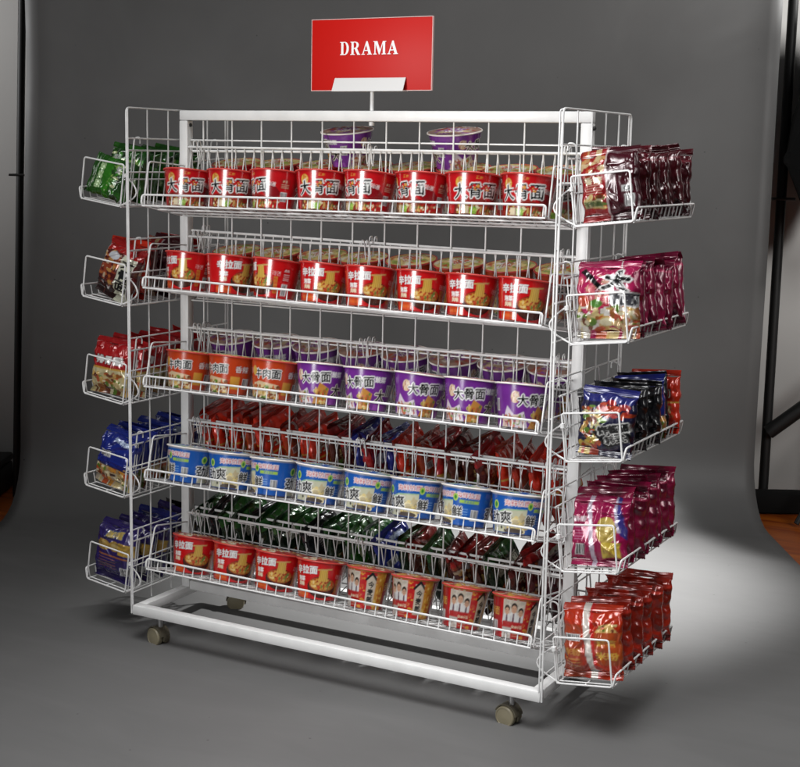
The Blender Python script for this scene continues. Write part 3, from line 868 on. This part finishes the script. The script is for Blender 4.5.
# ------------------------------------------------------------------ packets
PWX, PHX = 144, 192
def pk(c, seed): return Canvas(PWX, PHX, c, seed)
def pk_maroon(s):
    c = pk((.060, .003, .010), s)
    c.rect(0, 0, 66, PHX, (.34, .008, .012)); c.blobs(2, 120, 60, 188, [(.5, .06, .02), (.55, .3, .12), (.6, .45, .25), (.3, .01, .01)], 26, 4, 11)
    c.text('香辣', 34, 108, 22, (.75, .65, .45), bold=1)
    for y in (66, 74, 82, 90): c.rect(14, y, 56, y+3, (.7, .45, .35), .75)
    c.blobs(8, 20, 60, 56, FOOD, 26, 4, 9); c.rect(8, 22, 56, 44, (.45, .42, .2)); c.text('干脆面', 32, 33, 14, (.08, .12, .03), bold=1)
    c.rect(66, 0, 70, PHX, (.55, .45, .45)); c.bars(108, 14, 132, 54); c.rect(104, 62, 130, 84, (.6, .6, .6)); c.ell(117, 73, 8, 8, (.05, .05, .05)); c.ell(117, 73, 5, 5, (.6, .6, .6))
    return c
def pk_pink(s):
    c = pk((.42, .010, .09), s)
    c.blobs(0, 0, PWX, 80, FOOD+[(.75, .7, .62), (.8, .76, .7), (.6, .5, .4)], 90, 5, 14); c.blobs(0, 96, 70, 180, [(.5, .03, .1), (.6, .12, .15), (.7, .4, .3), (.2, .01, .04)], 30, 4, 12)
    c.poly([(8, 178), (60, 120), (70, 128), (20, 186)], BLK)
    c.text('大', 96, 150, 58, BLK, WHT, 5, R(-12), bold=3); c.text('骨面', 106, 98, 34, (.05, .05, .06), (.75, .75, .75), 4, R(-8), bold=2)
    c.rect(62, 74, 80, 122, (.55, .02, .06)); c.text('麻辣', 71, 98, 16, (.7, .4, .35), vert=True); c.ell(50, 84, 14, 12, (.10, .28, .04)); c.ell(18, 92, 15, 18, (.55, .08, .04))
    c.blobs(90, 4, 140, 44, [(.55, .10, .05), (.7, .5, .25), (.3, .3, .06)], 16, 5, 12)
    return c
def pk_navy(s):
    c = pk((.012, .012, .05), s)
    c.rect(0, 164, PWX, PHX, (.015, .02, .16)); c.blobs(10, 30, 84, 150, FOOD+[(.6, .6, .3), (.5, .5, .55)], 70, 4, 11); c.blobs(50, 120, 130, 166, [(.40, .02, .015), (.5, .06, .02), (.3, .02, .02)], 20, 5, 14)
    c.poly([(40, 60), (138, 100), (140, 40), (84, 8)], BLK); c.text('炸酱面', 96, 78, 26, (.01, .01, .01), (.66, .66, .64), 4, R(18), bold=2); c.text('韩式', 102, 44, 26, (.01, .01, .01), (.6, .6, .58), 3, R(18), bold=1)
    c.blobs(10, 0, 50, 34, [(.45, .05, .02), (.5, .35, .06)], 14, 5, 10)
    return c
def pk_magenta(s):
    c = pk((.34, .006, .075), s)
    c.poly([(56, 0), (68, 0), (50, PHX), (40, PHX)], (.55, .45, .55)); c.ell(94, 98, 26, 44, (.50, .36, .08)); c.noodles(94, 98, 24, 42, 60, (.6, .45, .12))
    c.poly([(110, 190), (120, 190), (142, 110), (142, 70), (128, 84)], (.05, .04, .25)); c.poly([(104, 190), (111, 190), (130, 90), (122, 90)], (.5, .45, .6))
    c.rect(84, 6, 130, 58, (.62, .46, .06)); c.text('拉面', 107, 32, 20, (.35, .2, .02)); c.bars(12, 10, 38, 48)
    for y in (62, 72, 82, 92, 102): c.rect(10, y, 36, y+3, (.6, .25, .4), .7)
    c.text('鲜虾', 22, 132, 18, (.75, .6, .65), bold=1)
    return c
def pk_orange(s):
    c = pk((.50, .030, .006), s)
    c.rect(0, 0, 52, 150, (.40, .05, .012)); c.rect(84, 30, PWX, 130, (.46, .075, .015)); c.poly([(66, 0), (82, 0), (66, PHX), (50, PHX)], (.74, .68, .62)); c.poly([(82, 0), (90, 0), (74, PHX), (66, PHX)], (.55, .01, .008))
    c.bars(8, 100, 46, 122); c.text('米粉', 28, 66, 20, (.62, .26, .05), bold=1)
    for y in (22, 32, 42): c.rect(8, y, 46, y+3, (.65, .3, .08), .8)
    c.text('鲜香', 112, 98, 22, (.70, .40, .06)); c.text('米粉', 112, 58, 24, (.70, .40, .06), bold=1)
    c.poly([(84, 132), (136, 132), (120, 158), (96, 154)], (.70, .45, .15)); c.blobs(88, 134, 132, 152, FOOD, 10, 2, 5)
    return c
def pk_green(s):
    c = pk((.018, .11, .008), s)
    c.poly([(0, 60), (PWX, 100), (PWX, 140), (0, 104)], (.03, .19, .012)); c.blobs(0, 120, PWX, PHX, [(.008, .03, .006), (.012, .07, .008)], 16, 8, 22); c.text('菠菜面', 76, 62, 30, (.55, .75, .4), None, 0, R(8), bold=1)
    c.blobs(20, 110, 130, 170, [(.05, .26, .02), (.25, .42, .1), (.02, .10, .01), (.5, .55, .3)], 36, 4, 10); c.text('蔬', 40, 150, 26, WHT); c.rect(30, 16, 110, 26, (.6, .7, .5), .6)
    return c
def pk_cream(s):
    c = pk((.10, .012, .012), s)
    c.rect(0, 0, PWX, 40, (.03, .012, .012)); c.blobs(4, 40, 78, 170, [(.45, .12, .03), (.55, .28, .08), (.3, .05, .02), (.6, .45, .3), (.2, .03, .02)], 50, 4, 11); c.ell(50, 150, 20, 16, (.6, .62, .66))
    c.rect(84, 4, 134, 176, (.66, .66, .52)); c.text('大骨面', 109, 92, 42, BLK, None, 0, vert=True, bold=2); c.blobs(18, 14, 70, 40, [(.6, .6, .6), (.2, .05, .04)], 12, 3, 7); c.rect(0, 170, PWX, PHX, (.40, .01, .01))
    return c
def pk_redcream(s):
    c = pk((.42, .010, .012), s)
    c.rect(0, 0, PWX, 84, (.62, .54, .30)); c.blobs(6, 0, 138, 66, FOOD, 60, 4, 12); c.text('排骨面', 72, 122, 32, WHT, DRED, 3, bold=2); c.rect(0, 84, PWX, 90, GOLD)
    return c
def pk_blue(s):
    c = pk((.012, .025, .24), s)
    c.rect(0, 0, PWX, 66, (.40, .28, .14)); c.blobs(0, 0, PWX, 58, FOOD+[(.6, .5, .38), (.66, .3, .05)], 80, 4, 12); c.rect(56, 20, 92, 40, (.62, .5, .3)); c.rect(64, 25, 86, 36, (.05, .02, .02)); c.rect(0, 60, PWX, 67, (.03, .03, .1))
    c.bars(12, 96, 56, 122); c.text('海鲜面', 84, 170, 18, (.5, .6, .8), None, 0, R(-6), bold=1)
    return c
def pk_gold(s):
    c = pk((.030, .018, .13), s)
    c.ell(34, 118, 26, 22, (.45, .28, .06)); c.ell(34, 118, 18, 15, (.6, .45, .18)); c.noodles(34, 118, 18, 15, 30); c.ell(78, 120, 22, 20, (.45, .28, .06)); c.ell(78, 120, 15, 13, (.55, .4, .15))
    c.rect(92, 92, 142, 140, (.52, .34, .06)); c.noodles(117, 116, 26, 24, 40); c.bars(104, 14, 138, 44); c.text('咖喱', 72, 164, 26, (.55, .4, .1), (.05, .12, .3), 2, bold=1)
    for y in (30, 42, 54, 66): c.rect(22, y, 88, y+3, (.35, .14, .12), .8)
    c.rect(20, 76, 132, 82, (.4, .14, .05))
    return c
def pk_red(s):
    c = pk((.72, .035, .012), s)
    c.text('方便面', 72, 128, 34, (.8, .75, .6), DRED, 3, bold=1); c.blobs(20, 20, 124, 84, FOOD, 50, 4, 12); c.rect(0, 92, PWX, 98, GOLD)
    return c
def pk_dgreen(s):
    c = pk((.006, .024, .007), s)
    c.blobs(20, 20, 124, 90, FOOD+[(.02, .09, .02), (.03, .14, .03)], 50, 4, 12); c.text('菌菇面', 72, 132, 32, (.5, .5, .4), BLK, 3, bold=1); c.rect(0, 160, PWX, PHX, (.02, .11, .02))
    return c
def pk_brown(s):
    c = pk((.10, .02, .012), s)
    c.blobs(10, 20, 134, 110, FOOD, 60, 4, 12); c.text('牛肉面', 72, 140, 32, (.7, .6, .4), DRED, 3, bold=1); c.rect(0, 166, PWX, PHX, (.24, .015, .012))
    return c

PW, PH, PT = 0.118, 0.114, 0.046
def packet_mesh(img_f, img_b, seed, w=PW, h=PH, th=PT):
    rng = np.random.default_rng(seed); nu, nv = 56, 68
    u = np.linspace(-1, 1, nu+1)[None, :].repeat(nv+1, 0); v = np.linspace(-1, 1, nv+1)[:, None].repeat(nu+1, 1)
    P = (1-np.abs(u)**4.5)**0.5 * (1-np.abs(v)**3.0)**0.6
    out = []
    mod = 1 - 0.05*(1-v**2)**0.5 + 0.022*np.sin(v*7+rng.uniform(0, 6)) + 0.012*np.sin(v*15+rng.uniform(0, 6))
    X0 = u*w/2*mod; Z0 = v*h/2 + 0.003*np.sin(u*5+rng.uniform(0, 6))*np.sign(v)*np.abs(v)**2
    for sgn in (-1, 1):
        Wk = np.zeros_like(u)
        for _ in range(44):                               # straight creases
            a = rng.uniform(0, PI); cx, cy = rng.uniform(-1, 1, 2)*[0.9, 1.0]; 
            if rng.random() < .6: cy = np.sign(cy)*rng.uniform(.45, 1)
            dx, dy = u-cx, v-cy; d = dx*math.sin(a)-dy*math.cos(a); t = dx*math.cos(a)+dy*math.sin(a)
            Wk += rng.uniform(-.0038, .0042)*np.clip(1-np.abs(d)/rng.uniform(.05, .16), 0, 1)*np.exp(-(t/rng.uniform(.2, .55))**2)
        ph = rng.uniform(0, 6, 4); edge = np.exp(-(1-np.abs(v))/.28)  # gathers running out of the seals
        g = np.sin(u*9+ph[0]+np.sin(v*3+ph[1])) + .7*np.sin(u*17+ph[2]+v*2)
        Wk += .0024*edge*np.abs(g)*np.sign(g)
        ee = np.exp(-(1-np.abs(u))/.22); Wk += .0042*ee*np.abs(np.sin(v*4.5+ph[3]+u*6+1.3*np.sin(v*3)))*np.sign(np.sin(u*11+ph[1]))
        low = smooth_noise(nv+1, nu+1, 4, 4, rng)-.5
        Y = sgn*(th/2*P*(1+.25*low) + Wk*np.clip(P*3, 0, 1) + .0004)
        out.append(np.stack([X0, Y, Z0], -1).reshape(-1, 3))
    vs = np.concatenate(out); n1 = (nu+1)*(nv+1); fs = []
    for j in range(nv):
        for i in range(nu):
            a = j*(nu+1)+i; fs.append((a, a+1, a+nu+2, a+nu+1)); fs.append((n1+a, n1+a+nu+1, n1+a+nu+2, n1+a+1))
    rim = [i for i in range(nu+1)] + [j*(nu+1)+nu for j in range(1, nv+1)] + [nv*(nu+1)+i for i in range(nu-1, -1, -1)] + [j*(nu+1) for j in range(nv-1, 0, -1)]
    for q in range(len(rim)):
        a, b_ = rim[q], rim[(q+1) % len(rim)]; fs.append((a, n1+a, n1+b_, b_))
    me = bpy.data.meshes.new('packet'); me.from_pydata([tuple(x) for x in vs], [], fs); me.update(); me.shade_smooth()
    def samp(img, flip):
        ix = np.clip(((u*.5+.5)*(PWX-1)), 0, PWX-1).astype(int); iy = np.clip(((v*.5+.5)*(PHX-1)), 0, PHX-1).astype(int)
        if flip: ix = PWX-1-ix
        k = img.copy(); k[1:-1, 1:-1] = (img[1:-1, 1:-1]*2+img[:-2, 1:-1]+img[2:, 1:-1]+img[1:-1, :-2]+img[1:-1, 2:])/6
        return k[iy, ix].reshape(-1, 3)
    paint(me, np.concatenate([samp(img_f, False), samp(img_b, True)]))
    return me

def seal_mesh(seed, top, img, w=PW, h=PH, bend=0.0):
    rng = np.random.default_rng(seed); nu, nv = 60, 8; fin = 0.012
    vs = []; cs = []
    for j in range(nv+1):
        t = j/nv
        for i in range(nu+1):
            uu = i/nu*2-1
            z = t*fin + (0.0012 if i % 2 else 0.0)*(j == nv)
            y = .0007*math.sin(t*PI*5) + bend*t*t*fin + .004*t*math.sin(uu*3+seed) + .0015*t*math.sin(uu*9+seed*2)
            zz = (h/2-.0005 + z + .003*math.sin(uu*5)*0)
            vs.append((uu*w/2*.985, y, zz if top else -zz))
            cs.append(img[-6 if top else 5, int((uu*.5+.5)*(PWX-1))]*(.9 if t < .9 else 1.15))
    fs = [(j*(nu+1)+i, j*(nu+1)+i+1, (j+1)*(nu+1)+i+1, (j+1)*(nu+1)+i) for j in range(nv) for i in range(nu)]
    m = len(vs); vs2 = vs + [(x, y+.0007, z) for x, y, z in vs]; fs2 = fs + [tuple(m+q for q in reversed(f)) for f in fs]
    for i in range(nu):
        fs2.append((nv*(nu+1)+i, nv*(nu+1)+i+1, m+nv*(nu+1)+i+1, m+nv*(nu+1)+i))
    me = bpy.data.meshes.new('crimped_seal'); me.from_pydata(vs2, [], fs2); me.update(); me.shade_smooth()
    paint(me, np.concatenate([np.array(cs), np.array(cs)])); return me

def dullback(img, k):
    return img*0 + img.mean((0, 1))*k

BACKCOL = dict(maroon=(.085, .004, .010), pink=(.30, .008, .060), navy=(.010, .010, .014), magenta=(.24, .006, .045), orange=(.40, .018, .006))
def pack_back(kn, seed):
    '''reverse of a packet: plain film with a text panel and a bar code'''
    c = pk(BACKCOL[kn], seed); base = np.array(BACKCOL[kn])
    c.blobs(0, 0, PWX, PHX, [tuple(base*.6), tuple(base*1.35), tuple(base*.8)], 26, 8, 26)
    c.rect(36, 60, 108, 150, tuple(np.minimum(base*1.7+.01, .8)))
    for y in range(66, 146, 8): c.rect(42, y, 100-(y*7) % 23, y+3, (.5, .42, .40), .7)
    c.bars(52, 16, 92, 42); c.rect(0, 164, PWX, 172, tuple(np.minimum(base*2+.02, .8)))
    return c
def make_packet(fn, seed, back=None, bend=0.6):
    img = pack_back(back, seed).a if back in BACKCOL else fn(seed).a
    img = img*0.74
    t = thing('noodle_packet', '', 'noodle packet')
    link('wrapper', packet_mesh(img, img, seed), M_FOIL, t)
    link('crimped_seal', seal_mesh(seed, True, img, bend=bend), M_FOIL, t)
    link('crimped_seal', seal_mesh(seed+1, False, img, bend=-bend*.5), M_FOIL, t)
    return t

KINDS = dict(maroon=(pk_maroon, 'maroon noodle packet with a red panel'), pink=(pk_pink, 'pink noodle packet with bold black lettering'),
             navy=(pk_navy, 'black and navy noodle packet with a food picture'), magenta=(pk_magenta, 'magenta noodle packet with a yellow panel'),
             orange=(pk_orange, 'orange red noodle packet with a white diagonal stripe'), green=(pk_green, 'green noodle packet'),
             cream=(pk_cream, 'dark red noodle packet with a cream lettered strip'), redcream=(pk_redcream, 'red and cream noodle packet'),
             blue=(pk_blue, 'blue noodle packet with a food picture below'), gold=(pk_gold, 'navy noodle packet with gold food pictures'),
             red=(pk_red, 'bright red noodle packet'), dgreen=(pk_dgreen, 'dark green noodle packet'), brown=(pk_brown, 'brown and red noodle packet'))
protos = {}
for q, (kn, (fn, _)) in enumerate(KINDS.items()):
    protos[kn] = [make_packet(fn, 100+q*10, bend=.9), make_packet(fn, 105+q*10, kn, -.7), make_packet(fn, 108+q*10, kn, .5)]
pused = set()
def place_packet(kind, var, M4, label, group, scale=1.0, thin=1.0):
    src = protos[kind][var]
    t = src if (kind, var) not in pused else copy_tree(src)
    pused.add((kind, var))
    t.location = M4.to_translation(); t.rotation_euler = M4.to_euler(); t.scale = (scale, scale*thin, scale)
    tag(t, label, 'noodle packet', group); return t

BACKWORD = dict(maroon='dark maroon noodle packet seen edge-on', pink='crimson noodle packet seen edge-on', navy='black noodle packet seen edge-on', magenta='dark magenta noodle packet seen edge-on', orange='orange red noodle packet seen edge-on')
rb_ = random.Random(5)
def Tm(x, y, z): return Matrix.Translation((x, y, z))
def Rm(a, ax): return Matrix.Rotation(R(a), 4, ax)
HB = PH/2 + 0.0145
right_kinds = [['maroon']*8, ['pink']*9, ['navy']*5+['blue', 'navy', 'red'], ['magenta']*8, ['orange']*6]
# packets bulge; the slack ones behind lean on one another
for k in range(5):
    Mb = basket_matrix(side_baskets[('right', k)])
    kinds = right_kinds[k]; n = len(kinds); pitch = (SD-0.045)/(n-0.6)
    for i, kind in enumerate(kinds):
        y = 0.030 + pitch*i
        lean = rb_.uniform(-11, -1) if i else (-6 if k != 3 else -15)
        roll = rb_.uniform(-4, 5) if i else (-2, 3, 9, 2, 1)[k]
        yaw = rb_.uniform(-7, 7) if i else 3
        sc_ = (0.98, 1.04, 0.94, 0.98 if i == 0 else 1.04, 1.05)[k]*rb_.uniform(.98, 1.03)
        Mp = Mb @ Tm(0.063 + (0.004 if i else 0) + rb_.uniform(-.003, .006), y, 0.002) @ Rm(lean, 'X') @ Rm(roll, 'Y') @ Rm(yaw, 'Z') @ Tm(0, 0, HB*sc_*0.985)
        w = KINDS[kind][1]
        place_packet(kind, (1+i % 2) if i else 0, Mp, f'{w if i == 0 else BACKWORD.get(kind, w)}, {ORD[i]} from front, {TIER[k]} right basket', f'packets in the {TIER[k]} right basket', sc_)
left_kinds = [['green']*6, ['cream', 'red', 'cream', 'maroon', 'maroon', 'cream'], ['redcream']*6, ['blue']*6, ['gold', 'gold', 'gold', 'navy', 'gold', 'navy']]
for k in range(5):
    Mb = basket_matrix(side_baskets[('left', k)])
    kinds = left_kinds[k]; n = len(kinds); pitch = (SD-0.06)/(n-0.3)
    for i, kind in enumerate(kinds):
        y = SD - 0.032 - pitch*i                       # the basket's local frame is turned half round
        lean = rb_.uniform(-8, 4) if i else -5
        roll = rb_.uniform(-5, 5)
        yaw = rb_.uniform(-6, 6)
        sc_ = rb_.uniform(.97, 1.02)*(0.90, 0.97, .95, 1.0, 1.02)[k]
        w = KINDS[kind][1]
        if k == 0 and i == 0:      # lies on its side at the front
            Mp = Mb @ Tm(0.066, y-0.004, 0.052) @ Rm(180, 'Z') @ Rm(-20, 'X') @ Rm(97, 'Y') 
            w = 'green noodle packet lying on its side'; sc_ = .82
        else:
            if k == 1 and i == 0: roll = 12
            Mp = Mb @ Tm(0.061 + rb_.uniform(-.004, .004), y, 0.002) @ Rm(180, 'Z') @ Rm(lean, 'X') @ Rm(roll, 'Y') @ Rm(yaw, 'Z') @ Tm(0, 0, HB*sc_*0.985)
        place_packet(kind, (0, 2, 1)[i % 3] if i else 0, Mp, f'{w}, {ORD[i]} from front, {TIER[k]} left basket', f'packets in the {TIER[k]} left basket', sc_)
b4 = ['red', 'red', 'red', 'orange', 'red', 'red', 'orange', 'red', 'red', 'brown', 'cream', 'blue', 'redcream', 'blue', 'red', 'orange', 'redcream', 'brown', 'brown', 'cream', 'red', 'orange', 'red', 'red']
b5 = ['dgreen', 'navy', 'dgreen', 'dgreen', 'navy', 'dgreen', 'dgreen', 'dgreen', 'navy', 'dgreen', 'dgreen', 'green', 'dgreen', 'blue', 'dgreen', 'brown', 'dgreen', 'brown', 'cream', 'brown', 'dgreen', 'brown', 'cream', 'maroon']
for k, kinds in ((3, b4), (4, b5)):
    Mb = basket_matrix(long_baskets[('back', k)])
    n = len(kinds)
    for i, kind in enumerate(kinds):
        x = BW/2 - 0.040 - (BW-0.072)*i/(n-1)
        sc_ = rb_.uniform(1.08, 1.2)
        Mp = Mb @ Tm(x, -BD/2 - 0.002, 0.002) @ Rm(90, 'Z') @ Rm(rb_.uniform(6, 15), 'X') @ Rm(rb_.uniform(-9, 9), 'Y') @ Rm(rb_.uniform(-8, 8), 'Z') @ Tm(0, 0, HB*sc_*0.985)
        place_packet(kind, i % 3, Mp, f'{KINDS[kind][1]}, {ORD[i]} from left, {TIER[k]} back basket', f'packets in the {TIER[k]} back basket', sc_, 0.58)

# ------------------------------------------------------------------ studio gear at the picture's edges
st = thing('backdrop_stand', 'thin black pole at the left edge of the grey paper', 'stand', room(4.53, -1.235, 0.004))
def rel(o, p): return p - o.location
b = MB(); b.tube([rel(st, room(4.54, -1.248, 0.006)), rel(st, room(4.53, -1.150, 2.7))], 0.0125, 12); b.build('pole', M_BLACK, st)
b = MB(); b.tube([rel(st, room(4.50, -1.235, 1.06)), rel(st, room(4.50, -1.18, 1.06))], 0.004, 8); b.build('clamp', M_BLACK, st)
st2 = thing('backdrop_stand', 'thick black pole behind the right edge of the grey paper', 'stand', room(4.6, 1.238, 0.004))
b = MB(); b.tube([rel(st2, room(4.6, 1.238, 0.006)), rel(st2, room(4.6, 1.238, 2.7))], 0.0165, 12); b.build('pole', M_BLACK, st2)
b = MB(); b.tube([rel(st2, room(4.57, 1.20, 1.03)), rel(st2, room(4.57, 1.275, 1.03))], 0.005, 8); b.build('clamp', M_BLACK, st2)
b = MB(); b.tube([rel(st2, room(4.58, 1.238, 0.262)), rel(st2, room(4.50, 1.50, 0.50))], 0.024, 10); b.build('brace', M_BLACK, st2)
wt = thing('weight_bar', 'low black weight lying on the wood floor at the foot of the right pole', 'weight', room(4.55, 1.62, 0.004))
wt.rotation_euler = (0, 0, HEAD)
b = MB(); b.box((-.44, -.05, 0.0), (.44, .03, .068), .012); b.build('body', M_BLACKCLOTH, wt)
b = MB(); b.tube(rounded([(.2, -.01, .068), (.2, -.01, .10), (.34, -.01, .10), (.34, -.01, .068)], .02), .008, 8); b.build('handle', M_BLACKCLOTH, wt)
lp = thing('studio_lamp', 'black studio lamp hood poking in at the right edge by the pole', 'lamp', room(4.45, 1.50, 0.004))
b = MB()
def ringq(d, l, z, hw, hh, n=8):
    return [rel(lp, room(d + hw*math.cos(2*PI*i/n), l, z + hh*math.sin(2*PI*i/n))) for i in range(n)]
secs = [ringq(4.45, 1.200, 1.155, .012, .012), ringq(4.45, 1.212, 1.160, .03, .03), ringq(4.45, 1.24, 1.205, .12, .125), ringq(4.45, 1.32, 1.23, .26, .33), ringq(4.45, 1.40, 1.24, .3, .42), ringq(4.45, 1.44, 1.24, .3, .42)]
n = 8; vs = [v for r_ in secs for v in r_]; m_ = len(secs); fs = [tuple(range(n)), tuple(reversed(range((m_-1)*n, m_*n)))]
for i in range(m_-1):
    for j in range(n): fs.append((i*n+j, (i+1)*n+j, (i+1)*n+(j+1) % n, i*n+(j+1) % n))
b.add(vs, fs); h_ = b.build('hood', M_BLACKCLOTH, lp, False)
bm = bmesh.new(); bm.from_mesh(h_.data); bmesh.ops.recalc_face_normals(bm, faces=bm.faces); bm.to_mesh(h_.data); bm.free()
b = MB(); b.tube([rel(lp, room(4.45, 1.50, 0.03)), rel(lp, room(4.45, 1.50, 1.2)), rel(lp, room(4.45, 1.442, 1.24))], 0.014, 10); b.build('pole', M_BLACK, lp)
for a in (95, 205, 335):
    b = MB(); q = rel(lp, room(4.45 + .24*math.sin(R(a)), 1.50 + .24*math.cos(R(a)), 0.012))
    b.tube([rel(lp, room(4.45, 1.50, 0.36)), q], 0.009, 8); b.build('leg', M_BLACK, lp)
fc = thing('equipment_case', 'low black equipment case on the wood floor beyond the left paper edge', 'case', room(4.58, -1.56, 0.004))
fc.rotation_euler = (0, 0, HEAD)
b = MB(); b.box((-.26, -.12, 0.0), (.26, .12, .09), .008); b.build('body', M_BLACK, fc)
b = MB(); b.box((-.262, -.122, .0915), (.262, .122, .118), .008); b.build('lid', M_BLACK, fc)
b = MB(); b.tube(rounded([(-.05, -.122, .045), (-.05, -.145, .045), (.05, -.145, .045), (.05, -.122, .045)], .012), .005, 8); b.build('handle', M_BLACK, fc)

# unused prototypes would otherwise sit at the origin
for kn, lst in protos.items():
    for vi, t in enumerate(lst):
        if (kn, vi) not in pused:
            for ch in list(t.children): bpy.data.objects.remove(ch)
            bpy.data.objects.remove(t)
for kn, t in CUPS.items():
    if kn not in used:
        for ch in list(t.children): bpy.data.objects.remove(ch)
        bpy.data.objects.remove(t)
